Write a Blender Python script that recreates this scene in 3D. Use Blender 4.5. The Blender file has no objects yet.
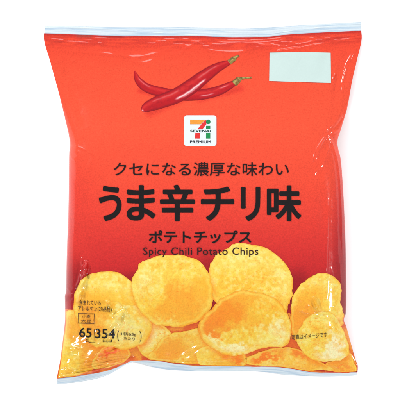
import bpy, bmesh, math
import numpy as np

# ------------------------------------------------------------------ camera, world, lamps
S = bpy.context.scene
C = S.collection
PX = 0.0006                      # one photo pixel is 0.6 mm on the bag
CAM_Z = 4.0
PLANE_Z = 0.006
cd = bpy.data.cameras.new('camera'); cam = bpy.data.objects.new('camera', cd); C.objects.link(cam)
cam.location = (0, 0, CAM_Z); cd.sensor_width = 36; cd.lens = 36*(CAM_Z-PLANE_Z)/(400*PX); cd.clip_end = 50
S.camera = cam

w = bpy.data.worlds.new('World'); S.world = w; w.use_nodes = True
bg = w.node_tree.nodes['Background']; bg.inputs[0].default_value = (0.96, 0.98, 1.0, 1); bg.inputs[1].default_value = 0.86

def lamp(name, loc, size, power, col=(1, 1, 1)):
    ld = bpy.data.lights.new(name, 'AREA'); ld.shape = 'RECTANGLE'; ld.size, ld.size_y = size
    ld.energy = power; ld.color = col
    o = bpy.data.objects.new(name, ld); C.objects.link(o); o.location = loc
    from mathutils import Vector
    o.rotation_euler = (-Vector(loc)).to_track_quat('-Z', 'Y').to_euler()
    return o
lamp('softbox_behind', (-0.3, 2.1, 0.85), (2.0, 0.6), 34, (1, 1, 1))
lamp('glint_light_right', (1.2, -0.20, 0.75), (0.28, 0.22), 13, (1, 1, 1))
lamp('glint_light_left', (-0.90, 0.78, 0.72), (0.30, 0.24), 13, (1, 1, 1))
lamp('glint_light_front', (-0.50, -1.15, 0.80), (0.24, 0.18), 11, (1, 1, 1))

S.render.engine = 'CYCLES'
S.view_settings.view_transform = 'Standard'; S.view_settings.look = 'None'
S.view_settings.exposure = 0; S.view_settings.gamma = 1
INK_K = 1.92                     # light level the inks are divided by

# ------------------------------------------------------------------ small maths helpers
def lin(c):
    c = np.asarray(c, float)/255.0
    return np.where(c <= 0.04045, c/12.92, ((c+0.055)/1.055)**2.4)
def smooth(a, b, x):
    t = np.clip((x-a)/(b-a), 0, 1); return t*t*(3-2*t)
_lat = np.random.RandomState(7).rand(256, 256)
def vnoise(x, y, s=0):
    xi = np.floor(x).astype(int); yi = np.floor(y).astype(int)
    fx = x-xi; fy = y-yi; fx = fx*fx*fx*(fx*(fx*6-15)+10); fy = fy*fy*fy*(fy*(fy*6-15)+10)
    g = lambda i, j: _lat[(i+s*37) & 255, (j+s*91) & 255]
    return (g(xi, yi)*(1-fx)+g(xi+1, yi)*fx)*(1-fy)+(g(xi, yi+1)*(1-fx)+g(xi+1, yi+1)*fx)*fy
def fbm(x, y, s=0, o=4):
    t = 0; a = .5
    for k in range(o):
        t = t+a*vnoise(x*2**k+13.7*k, y*2**k+5.1*k, s+k); a *= .5
    return t/(1-.5**o)
def interp(pts, t):
    p = np.array(pts, float); x = p[:, 0]; y = p[:, 1]
    # monotone-ish smooth interpolation (finite-difference Hermite, limited)
    h = np.diff(x); d = np.diff(y)/h
    m = np.concatenate([[d[0]], np.where(d[:-1]*d[1:] > 0, 2*d[:-1]*d[1:]/(d[:-1]+d[1:]+1e-12), 0), [d[-1]]])
    i = np.clip(np.searchsorted(x, t)-1, 0, len(h)-1)
    u = np.clip((t-x[i])/h[i], 0, 1); u2 = u*u; u3 = u2*u
    return (2*u3-3*u2+1)*y[i]+(u3-2*u2+u)*h[i]*m[i]+(-2*u3+3*u2)*y[i+1]+(u3-u2)*h[i]*m[i+1]

# ------------------------------------------------------------------ outline of the bag (photo pixels)
LEFT = [(33, 43.7), (37, 43.8), (60, 50), (90, 58.5), (120, 66), (135, 69.3), (142, 70.2), (150, 69.4), (158, 69.2), (200, 68.6), (260, 66.6),
        (288, 66), (292, 64.8), (309, 65.2), (345, 61.5), (379, 56.5)]
RIGHT = [(30.5, 361.3), (37, 361.8), (60, 357.5), (81, 352.5), (110, 347), (130, 341), (144, 337.2), (150, 338.2), (160, 340.6), (200, 343.6),
         (250, 345.6), (300, 346.3), (314, 345.6), (320, 343.8), (326, 346), (345, 351.3), (360, 355.5), (367, 357.8), (373, 357.6)]
TOP = [(43.7, 33.2), (80, 34.5), (130, 36), (200, 36), (232, 37.3), (260, 37), (289, 34.3), (330, 32), (362, 30.5)]
BOT = [(56.5, 379.2), (75, 377), (95, 373.5), (110, 370), (122, 365.5), (133, 360.8), (145, 360.6), (160, 361.8), (180, 364.5), (200, 366.3),
       (240, 366.8), (270, 367), (290, 369), (314, 372.6), (345, 373), (357.6, 372.6)]
def nominal(x, y):
    t = interp(TOP, x); b = interp(BOT, x); v = (y-t)/(b-t)
    yn = 33+v*(373-33)
    return v, yn
def Lx(yn): return interp(LEFT, np.where(yn < 355, yn, 355+(yn-355)*24/18.))
def Rx(yn): return interp(RIGHT, np.where(yn > 60, yn, 60-(60-yn)*(29.5/27.)))

# ------------------------------------------------------------------ creases (photo pixels): points, width, height
CR = []
def cr(pts, wd, amp): CR.append((np.array(pts, float), wd, amp))
cr([(70, 145), (80, 147.5), (90, 153), (93, 157)], 1.0, .55)
cr([(93, 157), (88, 170), (80, 190)], 2.6, .6)
cr([(70, 156), (73, 158.5), (76, 161.5)], .9, .9)
cr([(70, 153), (77, 156)], 1.0, -.6)
cr([(327, 134), (321, 144), (314, 162)], 1.1, 1.3)
cr([(324, 137), (316, 150), (311.5, 163)], .9, 1.0)
cr([(346, 110), (338, 124), (327, 134)], 1.4, -.8)
cr([(343, 128), (330, 133)], 1.0, .6)
cr([(328, 133), (333, 146), (338, 165), (341, 200), (342.5, 260)], 1.1, .9)
cr([(326, 134), (328, 147), (323, 163), (314, 176), (325, 192)], .9, .45)
cr([(322, 115), (327, 130)], 1.2, .4)
cr([(327.5, 206), (326.8, 235), (326, 262), (326, 300)], 1.3, 1.5)
cr([(329.5, 240), (329, 270), (328.5, 300)], .8, .3)
cr([(312.5, 296), (316, 305), (320.5, 313)], 1.3, 3.0)
cr([(299, 310), (304, 311.5), (309, 315)], 1.1, 1.5)
cr([(344, 321), (334, 318), (322, 314), (308, 322)], 1.5, -.8)
cr([(344, 322), (336, 324), (330, 330)], 1.4, .6)
cr([(332, 305), (338, 313), (334, 320)], 1.3, .6)
cr([(86.5, 260), (84.5, 270), (82.5, 280), (80, 292), (79, 301)], 1.9, 3.0)
cr([(87.5, 265), (85.5, 272), (86, 279)], 1.1, 1.6)
cr([(81, 270), (79.5, 279), (77, 286)], 1.2, 1.3)
cr([(84, 280), (80, 296)], 1.2, 1.2)
cr([(79, 283), (76, 292), (72, 298), (66, 300)], 1.4, -.9)
cr([(66, 287), (71, 292), (74, 300)], 1.2, .8)
cr([(103, 299), (109, 303), (112.5, 309), (113, 315)], 1.2, 2.2)
cr([(112, 316), (119, 315), (124, 311), (125.5, 317), (123, 325), (116, 332)], 1.4, 2.4)
cr([(114, 321), (118, 326), (116, 333), (109, 337)], 1.2, 2.0)
cr([(82, 308), (90, 316), (96, 324), (99, 334)], 1.0, 1.2)
cr([(44, 37.5), (70, 41.5), (98, 44)], 1.0, .6)
cr([(44, 40), (62, 41), (78, 44)], .9, .5)
cr([(98, 42), (104, 46)], .9, .8)
cr([(96, 49), (112, 50), (122, 54)], 1.1, .5)
cr([(62, 51), (100, 53), (139, 57), (166, 50), (178, 44)], 1.8, .8)
cr([(118, 60), (145, 62), (158, 57)], 1.8, .55)
cr([(176, 58), (188, 47), (199, 43), (210, 50), (236, 52), (262, 47)], 1.5, .75)
cr([(150, 44), (172, 40), (200, 42)], 1.2, .6)
cr([(205, 46), (226, 44), (262, 43)], 1.2, .5)
cr([(262, 53), (285, 50), (320, 44), (360, 37.5)], 1.1, .75)
cr([(275, 47), (300, 44), (330, 38), (357, 35)], .9, .6)
cr([(305, 37), (325, 41), (352, 41)], .9, .6)
cr([(318, 36), (338, 40), (356, 37)], .8, .6)
cr([(357, 47), (350, 60), (344, 76), (341, 95)], 1.0, .85)
cr([(353, 52), (347, 62), (343, 73)], .8, .6)
cr([(347, 78), (343, 90), (340, 112), (331, 128)], 1.6, .5)
cr([(335.5, 73), (333, 80)], 1.0, 1.5)
cr([(331, 66), (336, 62), (340, 54)], 1.0, .4)
for k, (dy, a) in enumerate(((0, 1.3), (-3, 1.5), (-5.5, 1.4), (-8.5, 1.3), (-11.5, .9))):
    cr([(58+k*2, 376.5+dy*.8), (72, 374.5+dy), (88, 371.5+dy), (104, 368+dy), (118, 364+dy*.8), (129, 361+dy*.4)], .9, a)
cr([(60, 371), (69, 375), (80, 369), (92, 372), (103, 364)], .8, .6)
cr([(90, 361), (97, 354), (105, 348.5), (116, 344.5), (124, 346), (130, 352)], 1.4, 1.1)
cr([(98, 360), (110, 351), (121, 348)], 1.3, .8)
cr([(133, 358), (129, 352), (126, 345)], 2.0, -1.0)
cr([(146, 358), (170, 359.5), (196, 364)], 1.0, .7)
cr([(160, 360.5), (182, 361.5), (205, 362)], 1.0, -.6)
cr([(178, 357), (190, 351), (200, 344)], 1.5, .7)
cr([(188, 360), (197, 352), (206, 347)], 1.5, .5)
cr([(200, 361), (225, 360), (241, 359)], 1.0, .6)
cr([(200, 357.5), (222, 358), (240, 356)], .9, .6)
cr([(262, 364), (285, 365), (310, 368), (330, 369)], 1.2, .7)
cr([(310, 362), (320, 366), (333, 366), (345, 369)], .9, .8)
cr([(309, 367.5), (322, 370), (338, 369.5)], .9, -.7)
cr([(356, 371), (348, 362), (344, 350)], 1.5, .6)
cr([(352, 370), (338, 360), (333, 352)], 1.3, .5)
_r = np.random.RandomState(11)
def rnd_creases(n, x0, x1, y0, y1, ang, spread, ln, wd, amp):
    for _ in range(n):
        x = _r.uniform(x0, x1); y = _r.uniform(y0, y1); a = math.radians(ang+_r.uniform(-spread, spread)); l = ln*_r.uniform(.5, 1.3)
        k = _r.uniform(-.25, .25)
        p = [(x-math.cos(a)*l/2, y-math.sin(a)*l/2), (x-math.sin(a)*l*k*.3, y+math.cos(a)*l*k*.3), (x+math.cos(a)*l/2, y+math.sin(a)*l/2)]
        cr(p, wd*_r.uniform(.7, 1.3), amp*_r.uniform(.4, 1)*(1 if _r.rand() < .7 else -1))
rnd_creases(16, 50, 350, 39, 47, 2, 12, 34, .9, .45)
rnd_creases(8, 60, 345, 50, 66, 0, 25, 40, 1.8, .45)
for p in (((78, 296), (85, 285)), ((79, 287), (87, 276)), ((81, 279), (88, 268)), ((83, 270), (88, 261)), ((77, 302), (82, 295))): cr([p[0], ((p[0][0]+p[1][0])/2+1, (p[0][1]+p[1][1])/2+.6), p[1]], 1.7, 2.6)
for p in (((110, 328), (123, 313)), ((115, 318), (125, 311)), ((108, 337), (118, 327)), ((104, 310), (111, 301))): cr([p[0], ((p[0][0]+p[1][0])/2-1, (p[0][1]+p[1][1])/2-1), p[1]], 1.6, 1.5)
rnd_creases(6, 77, 90, 262, 300, 105, 35, 9, 1.0, 1.6)
rnd_creases(4, 104, 126, 300, 332, 60, 60, 12, 1.5, 1.2)
rnd_creases(3, 298, 322, 298, 316, 50, 40, 9, 1.0, 1.2)
rnd_creases(10, 62, 128, 340, 362, -25, 30, 26, 1.6, 1.2)
rnd_creases(14, 60, 128, 362, 375, -14, 12, 24, .9, .9)
rnd_creases(10, 140, 350, 358, 368, 3, 12, 26, .9, .5)
rnd_creases(5, 330, 342, 200, 300, 88, 8, 30, 1.4, .3)
rnd_creases(4, 72, 78, 190, 290, 90, 8, 30, 1.6, .25)
cr([(349, 45), (338, 80), (332, 118)], 4.5, -1.2)
cr([(62, 50), (74, 90), (86, 128)], 6, -1.0)
cr([(110, 42), (150, 66), (200, 60)], 5, .9)
cr([(230, 58), (262, 46), (300, 60)], 4.5, .9)
cr([(70, 165), (80, 200), (77, 250)], 4, -.8)
cr([(318, 170), (322, 210), (318, 250)], 4, -.7)
rnd_creases(5, 333, 350, 60, 120, 108, 10, 26, 1.0, .5)
rnd_creases(5, 55, 70, 60, 130, 75, 12, 30, 1.5, .35)
rnd_creases(5, 318, 348, 325, 362, 60, 30, 20, 1.2, .5)
rnd_creases(5, 66, 88, 320, 362, 110, 30, 22, 1.4, .45)

def densify(p):
    # catmull-rom through the points
    q = [p[0]]; P = np.vstack([2*p[0]-p[1], p, 2*p[-1]-p[-2]])
    for i in range(1, len(P)-2):
        for t in np.linspace(0, 1, 7)[1:]:
            a, b, c, d = P[i-1:i+3]
            q.append(.5*((2*b)+(-a+c)*t+(2*a-5*b+4*c-d)*t*t+(-a+3*b-3*c+d)*t**3))
    return np.array(q)

def H(x, y):
    """height of the front film above the seam plane, in photo pixels"""
    x = np.asarray(x, float); y = np.asarray(y, float)
    v, yn = nominal(x, y)
    L = Lx(yn); R = Rx(yn)
    dl = np.maximum(x-L, 0); dr = np.maximum(R-x, 0)
    A = 9*smooth(70, 175, yn)*(1-smooth(325, 373, yn))
    wl = 10.; wr = 20.
    fl = 1-np.clip(1-dl/wl, 0, 1)**2.2
    tr = np.clip(dr/wr, 0, 1); fr = np.where(tr < 1, 1-(1-tr)**1.6, 1)
    side = A*fl*fr
    u = np.clip((x-L)/(R-L), 0, 1)*2-1
    dome = np.sqrt(np.clip(1-np.abs(u)**2.6, 0, 1))
    envt = np.sin(np.clip((yn-33)/150, 0, 1)*math.pi/2)**.9; envb = np.sin(np.clip((373-yn)/95, 0, 1)*math.pi/2)**.8
    flare = 1-.55*(1-smooth(60, 170, yn))*np.abs(u)**3
    h = side+19*dome*envt*envb*flare
    inner = np.clip(np.minimum(np.minimum(dl, dr)/12, np.minimum(v, 1-v)*30), 0, 1)
    # chips pressing from inside, broad undulation
    h = h+inner*(2.2*(fbm(x/55, y/55, 3, 3)-.5)*1.2+.55*(fbm(x/14, y/14, 9, 3)-.5))
    # broad puckers running down from the top seal and up from the bottom seal
    pt = smooth(0, .02, v)*(1-smooth(.02, .20, v)); pb = (1-smooth(.985, 1, v))*smooth(.86, .97, v)
    h = h+pt*2.2*(fbm(x/26+yn/60, yn/90, 21, 2)-.5)*1.4+pb*1.3*(fbm(x/20, yn/60, 25, 2)-.5)*1.6
    # crimped band by each seal
    bt = (1-smooth(.012, .034, v)); bb = smooth(.975, .99, v)
    h = h+(bt*.16*np.sin(v*340*2*math.pi/2.4)*(.4+fbm(x/9, x*0+3, 31, 2))+bb*.14*np.sin(v*340*2*math.pi/2.4)*(.3+fbm(x/8, x*0, 33, 2)))
    for P, wd, amp in CRD:
        x0, y0 = P.min(0)-wd*5; x1, y1 = P.max(0)+wd*5
        m = (x > x0) & (x < x1) & (y > y0) & (y < y1)
        if not m.any(): continue
        xx = x[m]; yy = y[m]; best = np.full(xx.shape, 1e9); bt_ = np.zeros(xx.shape); n = len(P)-1
        for i in range(n):
            ax, ay = P[i]; bx, by = P[i+1]; ex, ey = bx-ax, by-ay; l2 = ex*ex+ey*ey+1e-9
            t = np.clip(((xx-ax)*ex+(yy-ay)*ey)/l2, 0, 1)
            d = np.hypot(xx-ax-t*ex, yy-ay-t*ey); k = d < best
            best = np.where(k, d, best); bt_ = np.where(k, (i+t)/n, bt_)
        tap = np.clip(np.sin(np.clip(bt_, 0, 1)*math.pi), 0, 1)**.5
        jit = .8+.45*vnoise(xx/6, yy/6, 5)
        q = best/wd
        prof = 1/(1+q*q)**1.5-.35*np.exp(-((q-2.4)/1.0)**2)*.5
        h[m] += amp*tap*jit*prof*np.clip(1.5*np.minimum(dl[m], dr[m])/4, 0, 1)
    return h
CRD = [(densify(p), wd, amp) for p, wd, amp in CR]
def zseam(yn): return 6+9*smooth(33, 150, yn)*(1-smooth(300, 373, yn))
def to3d(x, y, lift=0.):
    _, yn = nominal(x, y)
    z = (zseam(yn)+H(x, y)+lift)*PX
    return np.stack([(x-200)*PX, (200-y)*PX, z], -1)

# ------------------------------------------------------------------ materials
def film_mat(name, rough=.2, speck=.13, coat=.45):
    m = bpy.data.materials.new(name); m.use_nodes = True; nt = m.node_tree; N = nt.nodes; K = nt.links
    b = N['Principled BSDF']
    at = N.new('ShaderNodeAttribute'); at.attribute_name = 'ink'
    tc = N.new('ShaderNodeTexCoord')
    n1 = N.new('ShaderNodeTexNoise'); n1.inputs['Scale'].default_value = 1100; n1.inputs['Detail'].default_value = 3; n1.inputs['Roughness'].default_value = .7
    n2 = N.new('ShaderNodeTexNoise'); n2.inputs['Scale'].default_value = 90; n2.inputs['Detail'].default_value = 3
    for n in (n1, n2): K.new(tc.outputs['Object'], n.inputs['Vector'])
    mr = N.new('ShaderNodeMapRange'); mr.inputs['From Min'].default_value = .3; mr.inputs['From Max'].default_value = .7
    mr.inputs['To Min'].default_value = 1-speck*1.3; mr.inputs['To Max'].default_value = 1+speck*1.3
    K.new(n1.outputs['Fac'], mr.inputs['Value'])
    vm = N.new('ShaderNodeVectorMath'); vm.operation = 'SCALE'
    K.new(at.outputs['Color'], vm.inputs[0]); K.new(mr.outputs['Result'], vm.inputs['Scale'])
    K.new(vm.outputs['Vector'], b.inputs['Base Color'])
    rr = N.new('ShaderNodeMapRange'); rr.inputs['To Min'].default_value = rough*.6; rr.inputs['To Max'].default_value = rough*1.5
    K.new(n2.outputs['Fac'], rr.inputs['Value']); K.new(rr.outputs['Result'], b.inputs['Roughness'])
    b.inputs['Coat Weight'].default_value = coat; b.inputs['Coat Roughness'].default_value = .055
    b.inputs['Specular IOR Level'].default_value = .05
    bp = N.new('ShaderNodeBump'); bp.inputs['Strength'].default_value = .12; bp.inputs['Distance'].default_value = .0003
    K.new(n1.outputs['Fac'], bp.inputs['Height']); K.new(bp.outputs['Normal'], b.inputs['Normal'])
    return m
M_FILM = film_mat('printed_film')
M_PRINT = film_mat('print_ink', speck=.09)
M_TEXT = film_mat('lettering_ink', speck=.5)
M_WHITE = film_mat('white_panel_ink', speck=.015)
M_SEAL = film_mat('seal_film', rough=.3, speck=.02)

def make_mesh(name, co, faces, col, mat, parent, smooth_=True, label=None):
    me = bpy.data.meshes.new(name)
    co = np.asarray(co, np.float32).reshape(-1, 3); f = np.asarray(faces, np.int32)
    k = f.shape[1]
    me.vertices.add(len(co)); me.vertices.foreach_set('co', co.ravel())
    me.loops.add(f.size); me.loops.foreach_set('vertex_index', f.ravel())
    me.polygons.add(len(f)); me.polygons.foreach_set('loop_start', np.arange(len(f), dtype=np.int32)*k)
    me.polygons.foreach_set('use_smooth', np.full(len(f), smooth_))
    me.update(calc_edges=True); me.validate()
    ink(me, col); me.materials.append(mat)
    o = bpy.data.objects.new(name, me); C.objects.link(o); o.parent = parent
    if label: o['label'] = label
    return o
def ink(me, col):
    a = me.color_attributes.new('ink', 'FLOAT_COLOR', 'POINT')
    n = len(me.vertices); c = np.ones((n, 4), np.float32); c[:, :3] = np.clip(np.broadcast_to(np.asarray(col), (n, 3))/INK_K, 0, .92)
    a.data.foreach_set('color', c.ravel())
def grid_faces(nr, nc, wrap=False, flip=False):
    r = np.arange(nr-1)[:, None]; c = np.arange(nc if wrap else nc-1)[None, :]; c2 = (c+1) % nc
    a = r*nc+c; b = r*nc+c2; d = (r+1)*nc+c; e = (r+1)*nc+c2
    f = np.stack([a, d, e, b], -1).reshape(-1, 4)
    return f[:, ::-1] if flip else f

# ------------------------------------------------------------------ table
def build_table():
    m = bpy.data.materials.new('white_paper'); m.use_nodes = True; nt = m.node_tree; b = nt.nodes['Principled BSDF']
    n = nt.nodes.new('ShaderNodeTexNoise'); n.inputs['Scale'].default_value = 40; n.inputs['Detail'].default_value = 5
    r = nt.nodes.new('ShaderNodeValToRGB'); r.color_ramp.elements[0].color = (.88, .885, .89, 1); r.color_ramp.elements[1].color = (.90, .90, .90, 1)
    nt.links.new(n.outputs['Fac'], r.inputs['Fac']); nt.links.new(r.outputs['Color'], b.inputs['Base Color'])
    b.inputs['Roughness'].default_value = .8; b.inputs['Specular IOR Level'].default_value = .2
    bm = bmesh.new(); bmesh.ops.create_cube(bm, size=1)
    for v in bm.verts: v.co.x *= 3.0; v.co.y *= 3.0; v.co.z = v.co.z*.03-.015
    bmesh.ops.bevel(bm, geom=list(bm.edges), offset=.004, segments=2, affect='EDGES')
    me = bpy.data.meshes.new('table_surface'); bm.to_mesh(me); me.materials.append(m)
    o = bpy.data.objects.new('table_surface', me); C.objects.link(o); o['kind'] = 'structure'
build_table()

# ------------------------------------------------------------------ the bag
bag = bpy.data.objects.new('snack_bag', None); C.objects.link(bag)
bag['label'] = 'red orange bag of spicy chili potato chips lying on a white surface'
bag['category'] = 'snack bag'

def mix(c, col, m):
    m = np.clip(m, 0, 1)[..., None]; return c*(1-m)+np.asarray(col, float)*m
def blob(x, y, cx, cy, rx, ry, ang=0, soft=.5):
    a = math.radians(ang); dx = x-cx; dy = y-cy
    u = (dx*math.cos(a)+dy*math.sin(a))/rx; v = (-dx*math.sin(a)+dy*math.cos(a))/ry
    return 1-smooth(1-soft, 1+soft, np.hypot(u, v))
def film_color(x, y):
    yk = [(0, (238, 72, 52)), (48, (243, 76, 55)), (70, (248, 84, 60)), (130, (251, 88, 64)), (180, (246, 80, 60)), (215, (234, 66, 56)),
          (245, (218, 50, 50)), (270, (200, 36, 44)), (300, (172, 22, 36)), (330, (205, 60, 40))]
    ys = [k[0] for k in yk]; c = np.stack([np.interp(y, ys, [k[1][i] for k in yk]) for i in range(3)], -1)
    c = mix(c, (228, 60, 54), .5*(1-smooth(70, 110, x))*smooth(140, 200, y))
    c = mix(c, (112, 14, 32), .9*smooth(328, 345, x)*smooth(190, 290, y))  # deep red print plus side wall shade put into the ink, here and below
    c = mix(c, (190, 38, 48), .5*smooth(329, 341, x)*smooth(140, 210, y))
    # deep red between the printed crisps
    for a in ((210, 272, 12, 16), (298, 285, 10, 14), (130, 283, 12, 10), (76, 290, 12, 26)): c = mix(c, (140, 12, 28), .6*blob(x, y, *a, 0, .7))
    # printed soft shade beneath the chillies
    for x0_, y0_, x1_, y1_, r_ in ((150, 113, 205, 87, 5), (200, 99, 240, 89, 4), (140, 91, 165, 97, 3)):
        t_ = np.clip(((x-x0_)*(x1_-x0_)+(y-y0_)*(y1_-y0_))/((x1_-x0_)**2+(y1_-y0_)**2), 0, 1)
        d_ = np.hypot(x-x0_-t_*(x1_-x0_), y-y0_-t_*(y1_-y0_)); c = mix(c, (206, 44, 40), .55*(1-smooth(0, r_*1.6, d_)))
    for F_ in SHADE.values(): c = mix(c, (112, 10, 24), .30*sample(F_, x, y))
    # bottom: orange photograph of crisps
    lim = 312-4*np.sin(x/30.)
    o = np.array([236, 112, 44.])+0*c; n = fbm(x/16, y/9, 41, 3)
    o = mix(o, (250, 168, 62), smooth(.38, .62, n)); o = mix(o, (222, 78, 40), .8*smooth(.60, .74, fbm(x/12, y/12, 45, 3)))
    for F_ in SHADE.values(): o = mix(o, (196, 60, 34), .35*sample(F_, x, y))
    c = np.where((y > lim)[..., None], o, c)
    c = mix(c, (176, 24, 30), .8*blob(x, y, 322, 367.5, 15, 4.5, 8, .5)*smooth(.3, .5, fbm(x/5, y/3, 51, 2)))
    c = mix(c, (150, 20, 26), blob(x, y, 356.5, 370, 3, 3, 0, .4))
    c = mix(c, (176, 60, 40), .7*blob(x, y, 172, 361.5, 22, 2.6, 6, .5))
    # shadow line by the top seal put into the ink; darker streaks and dashes
    v, yn = nominal(x, y)
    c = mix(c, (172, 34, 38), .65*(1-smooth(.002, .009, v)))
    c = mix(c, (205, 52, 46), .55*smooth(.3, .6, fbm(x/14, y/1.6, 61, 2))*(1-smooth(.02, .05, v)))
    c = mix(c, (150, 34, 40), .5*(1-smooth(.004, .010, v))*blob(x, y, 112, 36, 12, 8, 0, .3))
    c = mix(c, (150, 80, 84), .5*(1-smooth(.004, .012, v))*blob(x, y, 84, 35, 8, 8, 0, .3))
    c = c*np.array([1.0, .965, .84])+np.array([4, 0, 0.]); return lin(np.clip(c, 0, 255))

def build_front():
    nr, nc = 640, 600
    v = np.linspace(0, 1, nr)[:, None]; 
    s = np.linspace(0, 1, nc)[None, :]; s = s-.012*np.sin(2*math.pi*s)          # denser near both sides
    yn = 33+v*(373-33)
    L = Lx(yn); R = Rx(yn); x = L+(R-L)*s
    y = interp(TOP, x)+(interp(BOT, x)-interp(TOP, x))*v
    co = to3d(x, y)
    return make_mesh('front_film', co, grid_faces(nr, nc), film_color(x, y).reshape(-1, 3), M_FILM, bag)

def build_back():
    nr, nc = 180, 160
    v = np.linspace(0, 1, nr)[:, None]; s = np.linspace(0, 1, nc)[None, :]; yn = 33+v*340.
    L = Lx(yn); R = Rx(yn); x = L+(R-L)*s; y = interp(TOP, x)+(interp(BOT, x)-interp(TOP, x))*v
    u = s*2-1
    d = 15*np.sqrt(np.clip(1-np.abs(u)**4, 0, 1))*np.sin(np.pi*np.clip(v, 0, 1))**.5
    z = np.maximum(zseam(yn)-d-.3*np.sin(np.pi*v)*(1-np.abs(u)), .6)
    co = np.stack([(x-200)*PX, (200-y)*PX, (z-.02*np.ones_like(x))*PX], -1)
    c = np.broadcast_to(lin((232, 70, 56)), (nr*nc, 3))
    make_mesh('back_film', co, grid_faces(nr, nc, flip=True), c, M_FILM, bag)
build_back()

def seal_strip(name, outer, inner, x0, x1, below, label, droop):
    """a crimped strip of clear pale film between two curves, as a thin closed solid"""
    n, k = 420, 34
    x = np.linspace(x0, x1, n)[None, :]; t = np.linspace(0, 1, k)[:, None]
    a = interp(inner, x); b = interp(outer, x); y = a+(b-a)*t+0*x
    _, yn = nominal(x, a)
    z = zseam(yn)+.1-droop*t**1.3+.9*(fbm(x/34+t*.2, t*.4+2, 71, 3)-.5)*t+.10*np.sin((y-a)*2*math.pi/2.0)*(.5+fbm(x/11, t*2, 73, 2))
    z = z+.25*np.exp(-((y-a-(b-a)*(.45+.35*np.sin(x/47)))/.45)**2)
    xx = x+0*t
    topc = np.stack([(xx-200)*PX, (200-y)*PX, z*PX], -1).reshape(-1, 3)
    botc = topc.copy(); botc[:, 2] -= .45*PX
    f1 = grid_faces(k, n, flip=below < 0); f2 = grid_faces(k, n, flip=below >= 0)+n*k
    idx = np.arange(n*k).reshape(k, n); loop = np.concatenate([idx[0], idx[1:, -1], idx[-1, -2::-1], idx[-2:0:-1, 0]])
    nx = np.roll(loop, -1); f3 = np.stack([loop, nx, nx+n*k, loop+n*k], -1)
    c = np.zeros((k, n, 3))+np.array([222, 236, 244.])
    st = fbm(x/30, (y-a)/.9, 77, 2); c = mix(c, (172, 200, 226), .55*smooth(.42, .7, st))
    c = mix(c, (236, 246, 250), .7*smooth(.5, .3, st)*0+.6*smooth(.6, .3, 1-st)*0)
    c = mix(c, (236, 244, 250), .5*smooth(.45, .7, fbm(x/22, (y-a)/1.3, 83, 2)))
    c = mix(c, (150, 160, 190), .6*np.exp(-((t-.04)/.06)**2)*smooth(.35, .6, fbm(x/16, t*0, 79, 2)))  # shadow line along the film edge, put into the strip's colour
    c = lin(c).reshape(-1, 3)
    o = make_mesh(name, np.vstack([topc, botc]), np.vstack([f1, f2, f3]), np.vstack([c, c]), M_SEAL, bag)
    o['label'] = label
TOPO = [(43.7, 25.8), (100, 26.2), (160, 27), (200, 27.3), (240, 28.2), (262, 27.6), (300, 25.3), (335, 23.3), (362, 21.8)]
BOTO = [(56.5, 384), (66, 383.6), (90, 380.3), (106, 375.8), (118, 369.5), (128, 363.8), (134, 362.2), (142, 364.2), (156, 367.8), (172, 370.2), (200, 371.2),
        (240, 371), (262, 372), (290, 375.4), (325, 376.6), (354, 375.8), (358, 374.5)]
shift = lambda P, d: [(a, b+d) for a, b in P]
seal_strip('top_seal', TOPO, shift(TOP, .5), 44.6, 361.4, 1, 'pale bluish crimped seal strip along the top', 1.0)
seal_strip('bottom_seal', BOTO, shift(BOT, -.5), 57.2, 357.2, -1, 'pale bluish crimped seal strip along the bottom', 3.5)

# ------------------------------------------------------------------ printed things that lie on the film
LAYER = .16
def conform_bm(bm, name, col, mat, lift, parent, step=1.3, label=None):
    """flat bmesh in photo pixels (x right, y down): cut on a grid, then laid on the film"""
    if step: bmesh.ops.triangulate(bm, faces=list(bm.faces))
    xs = [v.co.x for v in bm.verts]; ys = [v.co.y for v in bm.verts]
    for lo, hi, ax in () if step is None else ((min(xs), max(xs), 0), (min(ys), max(ys), 1)):
        p = math.ceil(lo/step)*step
        while p < hi:
            co = [0, 0, 0]; no = [0, 0, 0]; co[ax] = p; no[ax] = 1
            bmesh.ops.bisect_plane(bm, geom=list(bm.verts)+list(bm.edges)+list(bm.faces), plane_co=co, plane_no=no, dist=1e-5)
            p += step
    bm.normal_update()
    me = bpy.data.meshes.new(name)
    n = len(bm.verts); P = np.array([(v.co.x, v.co.y) for v in bm.verts])
    Q = to3d(P[:, 0], P[:, 1], lift)
    for v, q in zip(bm.verts, Q): v.co = q
    bm.normal_update()
    for f in bm.faces:
        f.smooth = True
        if f.normal.z < 0: f.normal_flip()
    bm.to_mesh(me); bm.free()
    ink(me, col(P[:, 0], P[:, 1]) if callable(col) else col); me.materials.append(mat)
    o = bpy.data.objects.new(name, me); C.objects.link(o); o.parent = parent
    if label: o['label'] = label
    return o
def poly_bm(polys):
    bm = bmesh.new()
    for p in polys: bm.faces.new([bm.verts.new((a, b, 0)) for a, b in p])
    return bm
def rrect(x0, y0, x1, y1, r, n=8, flip=False):
    p = []
    for cx, cy, a0 in ((x1-r, y1-r, 0), (x0+r, y1-r, 90), (x0+r, y0+r, 180), (x1-r, y0+r, 270)):
        for k in range(n+1):
            a = math.radians(a0+90*k/n); p.append((cx+r*math.cos(a), cy+r*math.sin(a)))
    return p
def rot(P, cx, cy, deg):
    a = math.radians(deg); return [(cx+(x-cx)*math.cos(a)-(y-cy)*math.sin(a), cy+(x-cx)*math.sin(a)+(y-cy)*math.cos(a)) for x, y in P]

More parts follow.
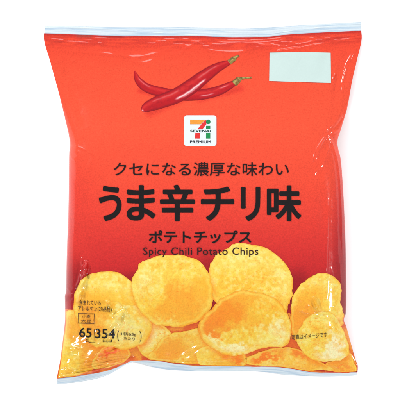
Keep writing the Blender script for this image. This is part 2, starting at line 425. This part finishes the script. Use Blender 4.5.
def text_bm(s, box, bold=0., ang=0., space=1.0, pts=None):
    """lettering with the built-in font, fitted to a box of photo pixels"""
    cu = bpy.data.curves.new('t', 'FONT'); cu.body = s; cu.size = 1; cu.offset = bold; cu.space_character = space; cu.resolution_u = 5
    o = bpy.data.objects.new('t', cu); C.objects.link(o)
    dg = bpy.context.evaluated_depsgraph_get(); dg.update()
    me = bpy.data.meshes.new_from_object(o.evaluated_get(dg), depsgraph=dg)
    bpy.data.objects.remove(o); bpy.data.curves.remove(cu)
    bm = bmesh.new(); bm.from_mesh(me); bpy.data.meshes.remove(me)
    bmesh.ops.remove_doubles(bm, verts=list(bm.verts), dist=1e-4)
    xs = [v.co.x for v in bm.verts]; ys = [v.co.y for v in bm.verts]
    ax, bx, ay, by = min(xs), max(xs), min(ys), max(ys); x0, y0, x1, y1 = box
    for v in bm.verts:
        x = x0+(v.co.x-ax)/(bx-ax)*(x1-x0); y = y1-(v.co.y-ay)/(by-ay)*(y1-y0)
        if ang: x, y = rot([(x, y)], (x0+x1)/2, (y0+y1)/2, ang)[0]
        v.co = (x, y, 0)
    return bm
def raster_text_bm(s, box, grow, ang=0., space=1.0, cell=.3):
    """lettering thickened by `grow` photo pixels: rasterised, dilated, blurred, then contoured"""
    g = grow; x0, y0, x1, y1 = box
    bm = text_bm(s, (x0+g, y0+g, x1-g, y1-g), 0, 0, space); bmesh.ops.triangulate(bm, faces=list(bm.faces))
    ox, oy = x0-3*cell, y0-3*cell; nx = int((x1-x0)/cell)+8; ny = int((y1-y0)/cell)+8
    M = np.zeros((ny*2, nx*2), bool); hc = cell/2
    for f in bm.faces:
        (ax, ay, _), (bx, by, _), (cx, cy, _) = [v.co for v in f.verts]
        i0 = max(int((min(ax, bx, cx)-ox)/hc), 0); i1 = int((max(ax, bx, cx)-ox)/hc)+2; j0 = max(int((min(ay, by, cy)-oy)/hc), 0); j1 = int((max(ay, by, cy)-oy)/hc)+2
        X = ox+np.arange(i0, i1)[None]*hc; Yy = oy+np.arange(j0, j1)[:, None]*hc
        D = (bx-ax)*(cy-ay)-(cx-ax)*(by-ay)
        if abs(D) < 1e-12: continue
        u = ((X-ax)*(cy-ay)-(cx-ax)*(Yy-ay))/D; v = ((bx-ax)*(Yy-ay)-(X-ax)*(by-ay))/D
        S_ = M[j0:j1, i0:i1]; S_ |= ((u >= -1e-6) & (v >= -1e-6) & (u+v <= 1+1e-6))[:S_.shape[0], :S_.shape[1]]
    bm.free()
    r = g/hc; R = int(math.ceil(r)); F = np.zeros(M.shape)
    for dj in range(-R, R+1):
        for di in range(-R, R+1):
            k = np.clip(r-math.hypot(di, dj)+.5, 0, 1)
            if k > 0: F = np.maximum(F, k*np.roll(M, (dj, di), (0, 1)))
    for ax_ in (0, 1):
        F = (np.roll(F, 1, ax_)+2*F+np.roll(F, -1, ax_))/4; F = (np.roll(F, 1, ax_)+2*F+np.roll(F, -1, ax_))/4
    F = F[::2, ::2]-.5
    out = bmesh.new(); cache = {}
    def vert(x, y):
        k = (round(x, 4), round(y, 4))
        if k not in cache:
            px, py = ox+x*cell, oy+y*cell
            if ang: px, py = rot([(px, py)], (x0+x1)/2, (y0+y1)/2, ang)[0]
            cache[k] = out.verts.new((px, py, 0))
        return cache[k]
    In = F > 0
    for j, i in zip(*np.nonzero(In[:-1, :-1] | In[1:, :-1] | In[:-1, 1:] | In[1:, 1:])):
        cs = [(i, j), (i+1, j), (i+1, j+1), (i, j+1)]; vs = [F[j, i], F[j, i+1], F[j+1, i+1], F[j+1, i]]; P = []
        for q in range(4):
            a, b = vs[q], vs[(q+1) & 3]; p, r_ = cs[q], cs[(q+1) & 3]
            if a > 0: P.append(p)
            if (a > 0) != (b > 0):
                t = a/(a-b); P.append((p[0]+(r_[0]-p[0])*t, p[1]+(r_[1]-p[1])*t))
        V = []
        for p in P:
            w_ = vert(*p)
            if w_ not in V: V.append(w_)
        if len(V) >= 3:
            try: out.faces.new(V)
            except ValueError: pass
    return out
def text(name, s, box, col, parent=None, lift=.42, bold=0., ang=0., space=1.0, label=None, step=1.5, cell=.3):
    if bold: return conform_bm(raster_text_bm(s, box, bold, ang, space, cell), name, lin(col), M_TEXT, lift, parent or bag, None, label)
    return conform_bm(text_bm(s, box, 0, ang, space), name, lin(col), M_TEXT, lift, parent or bag, step, label)

def closed_curve(P, n):
    P = np.array(P, float); m = len(P); q = []
    for i in range(m):
        a, b, c, d = P[i-1], P[i], P[(i+1) % m], P[(i+2) % m]
        for t in np.linspace(0, 1, 12, endpoint=False):
            q.append(.5*((2*b)+(-a+c)*t+(2*a-5*b+4*c-d)*t*t+(-a+3*b-3*c+d)*t**3))
    q = np.array(q); l = np.concatenate([[0], np.cumsum(np.hypot(*(np.roll(q, -1, 0)-q).T))]); q = np.vstack([q, q[:1]])
    t = np.linspace(0, l[-1], n, endpoint=False)
    return np.stack([np.interp(t, l, q[:, 0]), np.interp(t, l, q[:, 1])], -1)

CHIPS = []
def printed_chip(*a, **k): CHIPS.append((a, k))
def print_outline(P, seed):
    E = closed_curve(P, 260)
    E = E+((fbm(E[:, 0]/17, E[:, 1]/17, seed+2, 2)-.5)*3)[:, None]*np.array([[.6, 1]])
    return E+((fbm(E[:, 0]/6, E[:, 1]/6, seed, 3)-.5)*3.0)[:, None]*np.array([[1, .7]])
SHADE = {}
def shade_map(E, dx=1.5, dy=3.0, sg=2.6):
    'the soft shade one printed crisp throws on its neighbours in the print'
    gx, gy = np.meshgrid(np.arange(400.)-dx, np.arange(400.)-dy); ins = np.zeros(gx.shape, bool)
    for (ax, ay), (bx, by) in zip(E, np.roll(E, -1, 0)):
        if ay == by: continue
        ins ^= ((ay > gy) != (by > gy)) & (gx < (bx-ax)*(gy-ay)/(by-ay)+ax)
    k = np.exp(-.5*(np.arange(-8, 9)/sg)**2); k /= k.sum(); F = ins.astype(float)
    for a_ in (0, 1): F = sum(w_*np.roll(F, i-8, a_) for i, w_ in enumerate(k))
    return F
def sample(F, x, y):
    x = np.clip(x, 0, 398.9); y = np.clip(y, 0, 398.9); i = x.astype(int); j = y.astype(int); u = x-i; v = y-j
    return (F[j, i]*(1-u)+F[j, i+1]*u)*(1-v)+(F[j+1, i]*(1-u)+F[j+1, i+1]*u)*v
def lay_chip(P, centre, layer, base, patches, label, seed, rim=(226, 128, 36), rimk=.42, shade=1., over=()):
    n, k = 260, 64
    E = print_outline(P, seed)
    # keep the print inside the bag
    _, yn = nominal(E[:, 0], E[:, 1]); E[:, 0] = np.clip(E[:, 0], Lx(yn)+1.0, Rx(yn)-1.0)
    E[:, 1] = np.clip(E[:, 1], 40, interp(BOT, E[:, 0])-1.0)
    t = (np.linspace(0, 1, k)**.85)[:, None, None]
    G = np.array(centre, float)+(E[None]-np.array(centre, float))*t
    x = G[..., 0]; y = G[..., 1]; tt = t[..., 0]+0*x
    c = np.zeros(x.shape+(3,))+np.array(base, float)
    lo = fbm(x/24, y/24, seed, 3); mid = fbm(x/7, y/7, seed+5, 4); fine = fbm(x/1.7, y/1.7, seed+9, 3); f2 = fbm(x/3, y/3, seed+13, 3)
    # printed relief: curled rim light at the upper left, orange at the lower right
    dx = x-centre[0]; dy = y-centre[1]; rr = np.hypot(dx, dy)+1e-6; dirn = (-.45*dx-.9*dy)/rr
    c = mix(c, (255, 232, 130), .7*smooth(.5, .9, tt)*np.clip(dirn, 0, 1)*(.4+.9*lo)); c = mix(c, (242, 132, 44), .65*smooth(.45, 1, tt)*np.clip(-dirn, 0, 1)*shade*(.4+.9*lo))
    c = mix(c, (255, 176, 60), .5*smooth(.40, .70, lo)); c = mix(c, (255, 226, 112), .5*smooth(.38, .72, fbm(x/19, y/19, seed+3, 3)))
    for cx, cy, rx, ry, ang, col, st in patches:
        w_ = 9.0*(mid-.5)*2; v_ = 7.0*(f2-.5)*2
        c = mix(c, col, min(1, st*1.3)*blob(x+w_, y+w_*.7+v_, cx, cy, rx, ry, ang, .6))
    c = mix(c, (248, 156, 54), .22*smooth(.46, .72, mid)); c = mix(c, (255, 246, 186), .38*smooth(.45, .78, f2)*smooth(165, 205, c[..., 1]))
    c = mix(c, (240, 140, 44), .22*(1-smooth(.25, .55, f2)))
    c = mix(c, (200, 88, 30), .3*smooth(.62, .82, fine)*smooth(.46, .60, lo))
    c = mix(c, (150, 60, 20), .3*smooth(.78, .9, fbm(x/1.5, y/1.5, seed+23, 2)))
    for F_ in over: c = mix(c, (208, 92, 36), .75*sample(F_, x, y))
    c = mix(c, (255, 214, 100), .5*smooth(.86, .92, tt)*(1-smooth(.94, .97, tt)))
    c = mix(c, rim, rimk*smooth(.955, 1, tt))
    co = to3d(x, y, LAYER+.035*layer)
    c = 255-(255-np.clip(c, 0, 255))*np.array([.0, .80, 1.05])
    return make_mesh('printed_potato_chip', co, grid_faces(k, n, wrap=True), lin(c).reshape(-1, 3), M_PRINT, bag, label=label)

Y = (255, 204, 84); O = (250, 128, 44); OR = (238, 98, 38); W = (240, 236, 176); PY = (255, 226, 120)
# bottom row, furthest back in the print
printed_chip([(63, 316), (75, 310), (95, 318), (112, 333), (112, 352), (100, 366), (80, 374), (66, 377), (57, 375), (61, 345)], (82, 346), 0, (255, 166, 62),
             [(64, 358, 12, 20, -25, (255, 206, 84), .9), (90, 346, 22, 10, 35, (255, 150, 62), .9), (68, 326, 8, 12, 0, (252, 164, 70), .7), (98, 362, 10, 8, 0, (244, 118, 56), .8)], 'orange chip printed at the bottom left corner', 101)
printed_chip([(92, 362), (100, 350), (116, 343), (127, 347), (131, 356), (122, 363), (108, 368), (95, 370)], (112, 357), 2, (232, 96, 50),
             [(112, 350, 14, 4, -25, (206, 50, 44), .9), (112, 360, 14, 4, -10, (246, 136, 74), .9)], 'dark orange chip sliver printed by the bottom fold', 103)
printed_chip([(137, 326), (150, 320), (166, 326), (172, 340), (160, 352), (150, 359), (140, 352), (135, 340)], (152, 340), 1, (255, 212, 96),
             [(149, 334, 8, 14, 15, (244, 238, 160), .8), (162, 332, 8, 6, 0, (246, 236, 150), .6)], 'pale yellow chip printed below the large left one', 105)
printed_chip([(148, 358), (156, 346), (168, 336), (182, 330), (200, 328), (214, 334), (222, 350), (216, 362), (196, 364), (170, 362)], (185, 348), 2, (255, 172, 70),
             [(172, 350, 18, 10, -30, (250, 150, 62), .8), (196, 340, 14, 8, 0, (255, 190, 84), .7)], 'orange chip printed at the bottom middle', 107)
printed_chip([(196, 350), (210, 346), (230, 350), (246, 356), (244, 366), (220, 366), (200, 365)], (220, 357), 3, (255, 190, 78),
             [(205, 350, 10, 5, 0, (255, 214, 100), .8), (236, 361, 8, 5, 0, (240, 110, 46), .8)], 'yellow orange chip printed beneath the front chip', 109)
printed_chip([(243, 362), (252, 354), (270, 349), (290, 346), (306, 352), (322, 362), (334, 370), (310, 371), (285, 368), (262, 366)], (285, 359), 3, (255, 168, 70),
             [(262, 357, 16, 4, -12, (226, 90, 40), .7), (290, 362, 18, 5, 6, (255, 190, 90), .6), (300, 350, 8, 5, 0, (238, 100, 50), .8)], 'long orange chip printed along the bottom edge', 111)
printed_chip([(325, 362), (338, 360), (350, 353), (354, 362), (357, 370), (345, 372), (332, 371)], (344, 365), 2, (255, 160, 70),
             [(345, 368, 8, 3, 0, (240, 120, 60), .6)], 'small orange chip printed in the bottom right corner', 113)
# left and right
printed_chip([(74, 300), (78, 285), (88, 275), (102, 271.5), (118, 273), (132, 281), (142, 292), (150, 310), (152, 330), (143, 344), (125, 350), (112, 346), (96, 347),
              (86, 338), (77, 322)], (110, 310), 4, (255, 190, 74),
             [(90, 316, 14, 22, -15, (250, 150, 62), .75), (112, 284, 20, 7, 5, PY, .7), (122, 322, 16, 14, 0, (240, 226, 130), .75), (100, 300, 14, 8, 10, (255, 170, 60), .6),
              (128, 336, 16, 9, 0, (232, 222, 130), .8), (140, 320, 10, 12, 0, (250, 226, 120), .6)],
             'yellow chip printed at the left under the small allergen text', 115)
printed_chip([(209, 268), (213, 258), (224, 249), (238, 243.6), (252, 243.8), (268, 249), (281, 259), (289, 270), (292.5, 284), (290, 300), (284, 316), (262, 322), (236, 316),
              (218, 304), (208, 290)], (250, 283), 5, (255, 208, 90),
             [(247, 258, 24, 11, 0, PY, .8), (280, 280, 10, 18, -20, (246, 228, 130), .6), (225, 284, 12, 14, 20, (252, 196, 76), .7), (256, 300, 26, 9, 10, (255, 212, 92), .6),
              (262, 275, 16, 8, 20, (255, 198, 80), .6)], 'round yellow chip printed right of centre under the letters', 117)
printed_chip([(292.5, 297), (297, 287), (306, 278.5), (318, 273.5), (330, 274.5), (338, 280.5), (341, 292), (340, 303), (343.5, 312), (343, 322), (334, 330), (312, 340),
              (297, 342), (291, 330), (290, 312)], (315, 305), 5, (255, 190, 78),
             [(302, 316, 14, 20, 20, (250, 140, 58), .85), (322, 284, 14, 8, 0, PY, .6), (310, 296, 14, 8, -30, (255, 172, 66), .7), (333, 312, 8, 10, 0, (255, 214, 100), .7)],
             'upper of the two chips printed at the right edge', 119)
printed_chip([(132, 290), (133.5, 277), (141, 264), (153, 257), (166, 254.6), (180, 254.6), (193, 257), (201, 262), (207, 270), (210.5, 279), (212.5, 292), (210, 306), (203, 317),
              (190, 324), (172, 326.5), (156, 324), (144, 315), (136, 303)], (171, 290), 7, (255, 200, 78),
             [(145, 278, 10, 15, 25, (250, 230, 136), .9), (186, 295, 20, 12, 5, (248, 150, 58), .75), (178, 311, 26, 9, 0, (250, 158, 60), .75), (170, 266, 26, 7, 0, (255, 212, 96), .7),
              (200, 284, 10, 12, 0, (255, 176, 66), .6)], 'large round yellow chip printed left of centre, topmost there', 121)
printed_chip([(297, 330), (303, 319), (315, 311.5), (328, 311), (337, 318), (342, 328), (347, 340), (349.5, 351), (344, 359), (330, 362.5), (314, 360), (303, 352), (297, 342)],
             (323, 338), 8, (255, 204, 88),
             [(334, 347, 13, 13, 0, (236, 238, 190), .95), (325, 352, 14, 8, 10, (238, 238, 186), .8), (312, 346, 10, 10, 0, (255, 214, 88), .7), (322, 318, 14, 6, 0, PY, .6), (344, 333, 6, 12, -20, (255, 210, 110), .5)],
             'lower chip with a pale patch printed at the right edge', 123)
printed_chip([(198, 326), (205, 313), (217, 302.5), (229, 294.5), (241, 290.3), (255, 291), (268, 295), (279, 302), (287, 313), (290.8, 325), (289, 340), (282, 346.5), (268, 348),
              (252, 351.5), (238, 355), (226, 354), (214, 349), (203, 340)], (246, 322), 9, (253, 178, 66),
             [(226, 312, 26, 14, -35, (246, 126, 48), .9), (212, 326, 14, 12, 0, (242, 118, 50), .75), (248, 300, 18, 7, 5, (252, 160, 62), .8), (255, 322, 22, 9, -15, (252, 170, 60), .6), (268, 314, 16, 9, 30, (255, 198, 76), .7),
              (276, 333, 13, 12, 0, (240, 236, 170), .95), (262, 338, 18, 8, -10, (248, 230, 130), .8), (232, 348, 20, 5, 6, (244, 240, 180), .95), (216, 341, 10, 5, 20, (244, 236, 160), .7),
              (240, 336, 20, 6, -10, (255, 206, 82), .7)], 'frontmost chip printed in the middle, orange with a pale rim', 125)

order = sorted(range(len(CHIPS)), key=lambda i: CHIPS[i][0][2])
for i in order: SHADE[i] = shade_map(print_outline(CHIPS[i][0][0], CHIPS[i][0][6]))
for n_, i in enumerate(order): lay_chip(*CHIPS[i][0], over=[SHADE[j] for j in order[n_+1:]], **CHIPS[i][1])
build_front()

# chillies
def printed_pepper(ctr, width, layer, label, glint, stem):
    P = densify(np.array(ctr, float)); d = np.gradient(P, axis=0); d /= np.hypot(d[:, 0], d[:, 1])[:, None]; nrm = np.stack([-d[:, 1], d[:, 0]], -1)
    n = 150; s0 = np.linspace(0, 1, len(P)); s = np.linspace(0, 1, n)
    cx = np.interp(s, s0, P[:, 0]); cy = np.interp(s, s0, P[:, 1]); nx = np.interp(s, s0, nrm[:, 0]); ny = np.interp(s, s0, nrm[:, 1])
    wd = interp(width, s)*.86; k = 28; q = np.linspace(-1, 1, k)[:, None]
    x = cx+nx*wd*q; y = cy+ny*wd*q; ss = s[None]+0*q; qq = q+0*s[None]
    c = np.zeros(x.shape+(3,))+np.array([192, 16, 28.])
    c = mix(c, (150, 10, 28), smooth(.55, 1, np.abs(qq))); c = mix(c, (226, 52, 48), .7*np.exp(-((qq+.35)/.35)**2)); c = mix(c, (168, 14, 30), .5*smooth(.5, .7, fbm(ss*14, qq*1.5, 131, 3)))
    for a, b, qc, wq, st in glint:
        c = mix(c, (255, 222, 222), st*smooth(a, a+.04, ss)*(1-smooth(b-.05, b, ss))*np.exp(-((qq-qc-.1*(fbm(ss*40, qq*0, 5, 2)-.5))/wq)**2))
    root = make_mesh('printed_chili_pepper', to3d(x, y, LAYER+.04*layer), grid_faces(k, n), lin(c).reshape(-1, 3), M_PRINT, bag, label=label)
    n = 40; P = densify(np.array(stem[0], float)); d = np.gradient(P, axis=0); d /= np.hypot(d[:, 0], d[:, 1])[:, None]
    s0 = np.linspace(0, 1, len(P)); s = np.linspace(0, 1, n); cx = np.interp(s, s0, P[:, 0]); cy = np.interp(s, s0, P[:, 1])
    nx = np.interp(s, s0, -d[:, 1]); ny = np.interp(s, s0, d[:, 0]); wd = interp(stem[1], s)*(1+.35*(fbm(s*9, s*0, 8, 2)-.5)); q = np.linspace(-1, 1, 12)[:, None]
    x = cx+nx*wd*q; y = cy+ny*wd*q; c = np.zeros(x.shape+(3,))+np.array([150, 128, 66.])
    c = mix(c, (206, 196, 120), .8*np.exp(-((q+.3)/.4)**2)+0*s[None]); c = mix(c, (96, 66, 36), .7*smooth(.4, .75, fbm(x/1.5, y/1.5, 91, 2)))
    make_mesh('stem', to3d(x, y, LAYER+.04*layer+.05), grid_faces(12, n), lin(c).reshape(-1, 3), M_PRINT, root)
    return root
def soft_shade(x, y): pass
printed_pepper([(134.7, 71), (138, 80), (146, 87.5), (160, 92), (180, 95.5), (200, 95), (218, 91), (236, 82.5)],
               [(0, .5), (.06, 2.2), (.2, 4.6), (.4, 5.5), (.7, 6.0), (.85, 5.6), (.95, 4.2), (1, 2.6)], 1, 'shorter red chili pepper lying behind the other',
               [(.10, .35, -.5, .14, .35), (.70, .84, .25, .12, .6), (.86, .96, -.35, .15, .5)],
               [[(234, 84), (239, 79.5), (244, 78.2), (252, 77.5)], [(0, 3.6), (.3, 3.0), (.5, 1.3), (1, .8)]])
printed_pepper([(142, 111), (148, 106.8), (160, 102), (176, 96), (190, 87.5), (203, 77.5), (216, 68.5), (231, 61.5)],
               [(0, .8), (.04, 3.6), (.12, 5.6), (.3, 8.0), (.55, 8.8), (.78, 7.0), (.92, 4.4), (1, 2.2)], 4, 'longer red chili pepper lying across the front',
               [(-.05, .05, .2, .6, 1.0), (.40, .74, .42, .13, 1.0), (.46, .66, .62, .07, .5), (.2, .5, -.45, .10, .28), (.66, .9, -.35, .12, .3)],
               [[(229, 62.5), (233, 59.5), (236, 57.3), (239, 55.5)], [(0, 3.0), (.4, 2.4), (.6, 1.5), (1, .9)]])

# blank panel
conform_bm(poly_bm([[(269.6, 52.6), (300, 52.0), (330.6, 52.6), (330.9, 83), (300, 82.2), (269.2, 81.2)]]), 'blank_date_panel', lin((212, 233, 228)), M_WHITE, .34, bag,
           label='blank pale green panel printed near the top right')

# square shop emblem
badge = conform_bm(poly_bm([rrect(184.2, 115.7, 216.4, 146.2, 2.6)]), 'emblem', lin((238, 246, 250)), M_WHITE, .30, bag, label='small white rounded square with an orange, red and green numeral')
def piece(name, polys, col, lift=.42): return conform_bm(poly_bm(polys), name, lin(col), M_PRINT, lift, badge, .9)
piece('numeral_bar', [[(190.2, 120), (201.5, 120), (205.5, 120), (200.8, 124.6), (190.2, 124.6)]], (246, 160, 60))
piece('numeral_stroke', [[(201.6, 124.4), (206.2, 119.8), (206.4, 124.4), (202.6, 129.3), (201.2, 129.3), (197.6, 129.3)]], (232, 52, 52))
piece('numeral_stroke', [[(195.4, 133.2), (200.2, 133.2), (199.8, 138.8), (195.0, 138.8)]], (232, 52, 52))
circ = [(208.2+2.3*math.cos(a), 122.1+2.3*math.sin(a)) for a in np.linspace(0, 2*math.pi, 20, endpoint=False)]
piece('letter_dot', [circ], (30, 140, 84)); piece('letter_stem', [[(206, 126), (210.3, 126), (210.3, 129.2), (206, 129.2)]], (30, 140, 84))
piece('letter_stem', [[(206, 133.2), (210.3, 133.2), (210.3, 138.8), (206, 138.8)]], (30, 150, 84))
text('emblem_lettering', 'SEVEN&i', (190.2, 129.9, 210.6, 132.6), (20, 70, 62), badge, bold=.14, cell=.09)
text('emblem_lettering', 'PREMIUM', (190.0, 140.6, 211.0, 143.6), (36, 48, 62), badge, bold=.14, cell=.09)

K = (14, 6, 8)
text('tagline_lettering', 'クセになる濃厚な味わい', (114, 162.5, 288.5, 176.2), (34, 10, 12), bold=.16, cell=.2)
title = bmesh.new()
for g, x0, y0, x1, y1 in (('う', 99.2, 185.8, 122, 221), ('ま', 127, 185.2, 155.8, 220.6), ('辛', 160.2, 184.6, 195, 221.2), ('チ', 200.8, 186.6, 234, 220.8),
                          ('リ', 240.6, 186.8, 260.2, 221), ('味', 266.6, 185.4, 301, 221.2)):
    t_ = raster_text_bm(g, (x0, y0, x1, y1), 1.05); me_ = bpy.data.meshes.new('t'); t_.to_mesh(me_); title.from_mesh(me_); t_.free(); bpy.data.meshes.remove(me_)
conform_bm(title, 'title_lettering', lin(K), M_TEXT, .42, bag, None)
text('subtitle_lettering', 'ポテトチップス', (149, 230.2, 251.2, 243.2), K, bold=.35, cell=.2)
text('subtitle_lettering', 'Spicy Chili Potato Chips', (143.5, 247.2, 258, 256.9), (50, 18, 20), bold=.06, cell=.11, space=1.08, lift=.62)
B = (70, 48, 34)
LF = .95
text('allergen_lettering', '含まれている', (79.5, 299.8, 101.2, 305), B, lift=LF)
text('allergen_lettering', 'アレルゲン(28品目)', (78.5, 305.8, 112, 311.8), B, lift=LF, ang=2)
def frame(x0, y0, x1, y1, t): return [[(x0, y0), (x1, y0), (x1, y0+t), (x0, y0+t)], [(x0, y1-t), (x1, y1-t), (x1, y1), (x0, y1)],
                                      [(x0, y0+t), (x0+t, y0+t), (x0+t, y1-t), (x0, y1-t)], [(x1-t, y0+t), (x1, y0+t), (x1, y1-t), (x1-t, y1-t)]]
conform_bm(poly_bm([rot(p, 87, 318, 2) for p in frame(78.3, 313, 94.8, 323.4, .55)]), 'allergen_frame', lin((120, 80, 44)), M_TEXT, LF, bag)
text('allergen_lettering', '小麦', (82.5, 314.4, 91, 318), B, lift=LF)
text('allergen_lettering', '大豆', (81.5, 319, 91.5, 322.4), B, lift=LF)
text('weight_lettering', '65', (79.6, 327.4, 92, 337), K, bold=.16, cell=.13, lift=LF, ang=4)
text('weight_lettering', 'g', (86.4, 338.6, 89, 341.6), K, lift=LF)
text('energy_lettering', '354', (95.6, 328.6, 115.2, 338.2), K, bold=.16, cell=.13, lift=LF, ang=1)
text('energy_lettering', 'kcal', (103, 339.4, 112, 342), K, lift=LF)
conform_bm(poly_bm([[(94.4, 329), (94.9, 329), (95.4, 342.4), (94.9, 342.4)], [(89.5, 341.8), (94.9, 342.4), (94.9, 342.9), (89.5, 342.3)]]), 'divider_line', lin(B), M_TEXT, LF, bag)
text('serving_lettering', '1袋65g', (121.5, 332.2, 136.5, 336), B, lift=LF, ang=3)
text('serving_lettering', '当たり', (124, 336.8, 135, 340.2), B, lift=LF, ang=3)
def arc(cx, cy, r, a0, a1, t, n=14):
    A = np.radians(np.linspace(a0, a1, n)); return [(cx+r*math.cos(a), cy+r*math.sin(a)) for a in A]+[(cx+(r-t)*math.cos(a), cy+(r-t)*math.sin(a)) for a in A[::-1]]
conform_bm(poly_bm([arc(130, 336.5, 11.6, -30, 30, .5), arc(128.5, 335.8, 11, 150, 210, .5)]), 'bracket_mark', lin(B), M_TEXT, LF, bag)
text('notice_lettering', '写真はイメージです', (291.5, 333.2, 327, 338.2), B, lift=LF+.05, ang=-5)
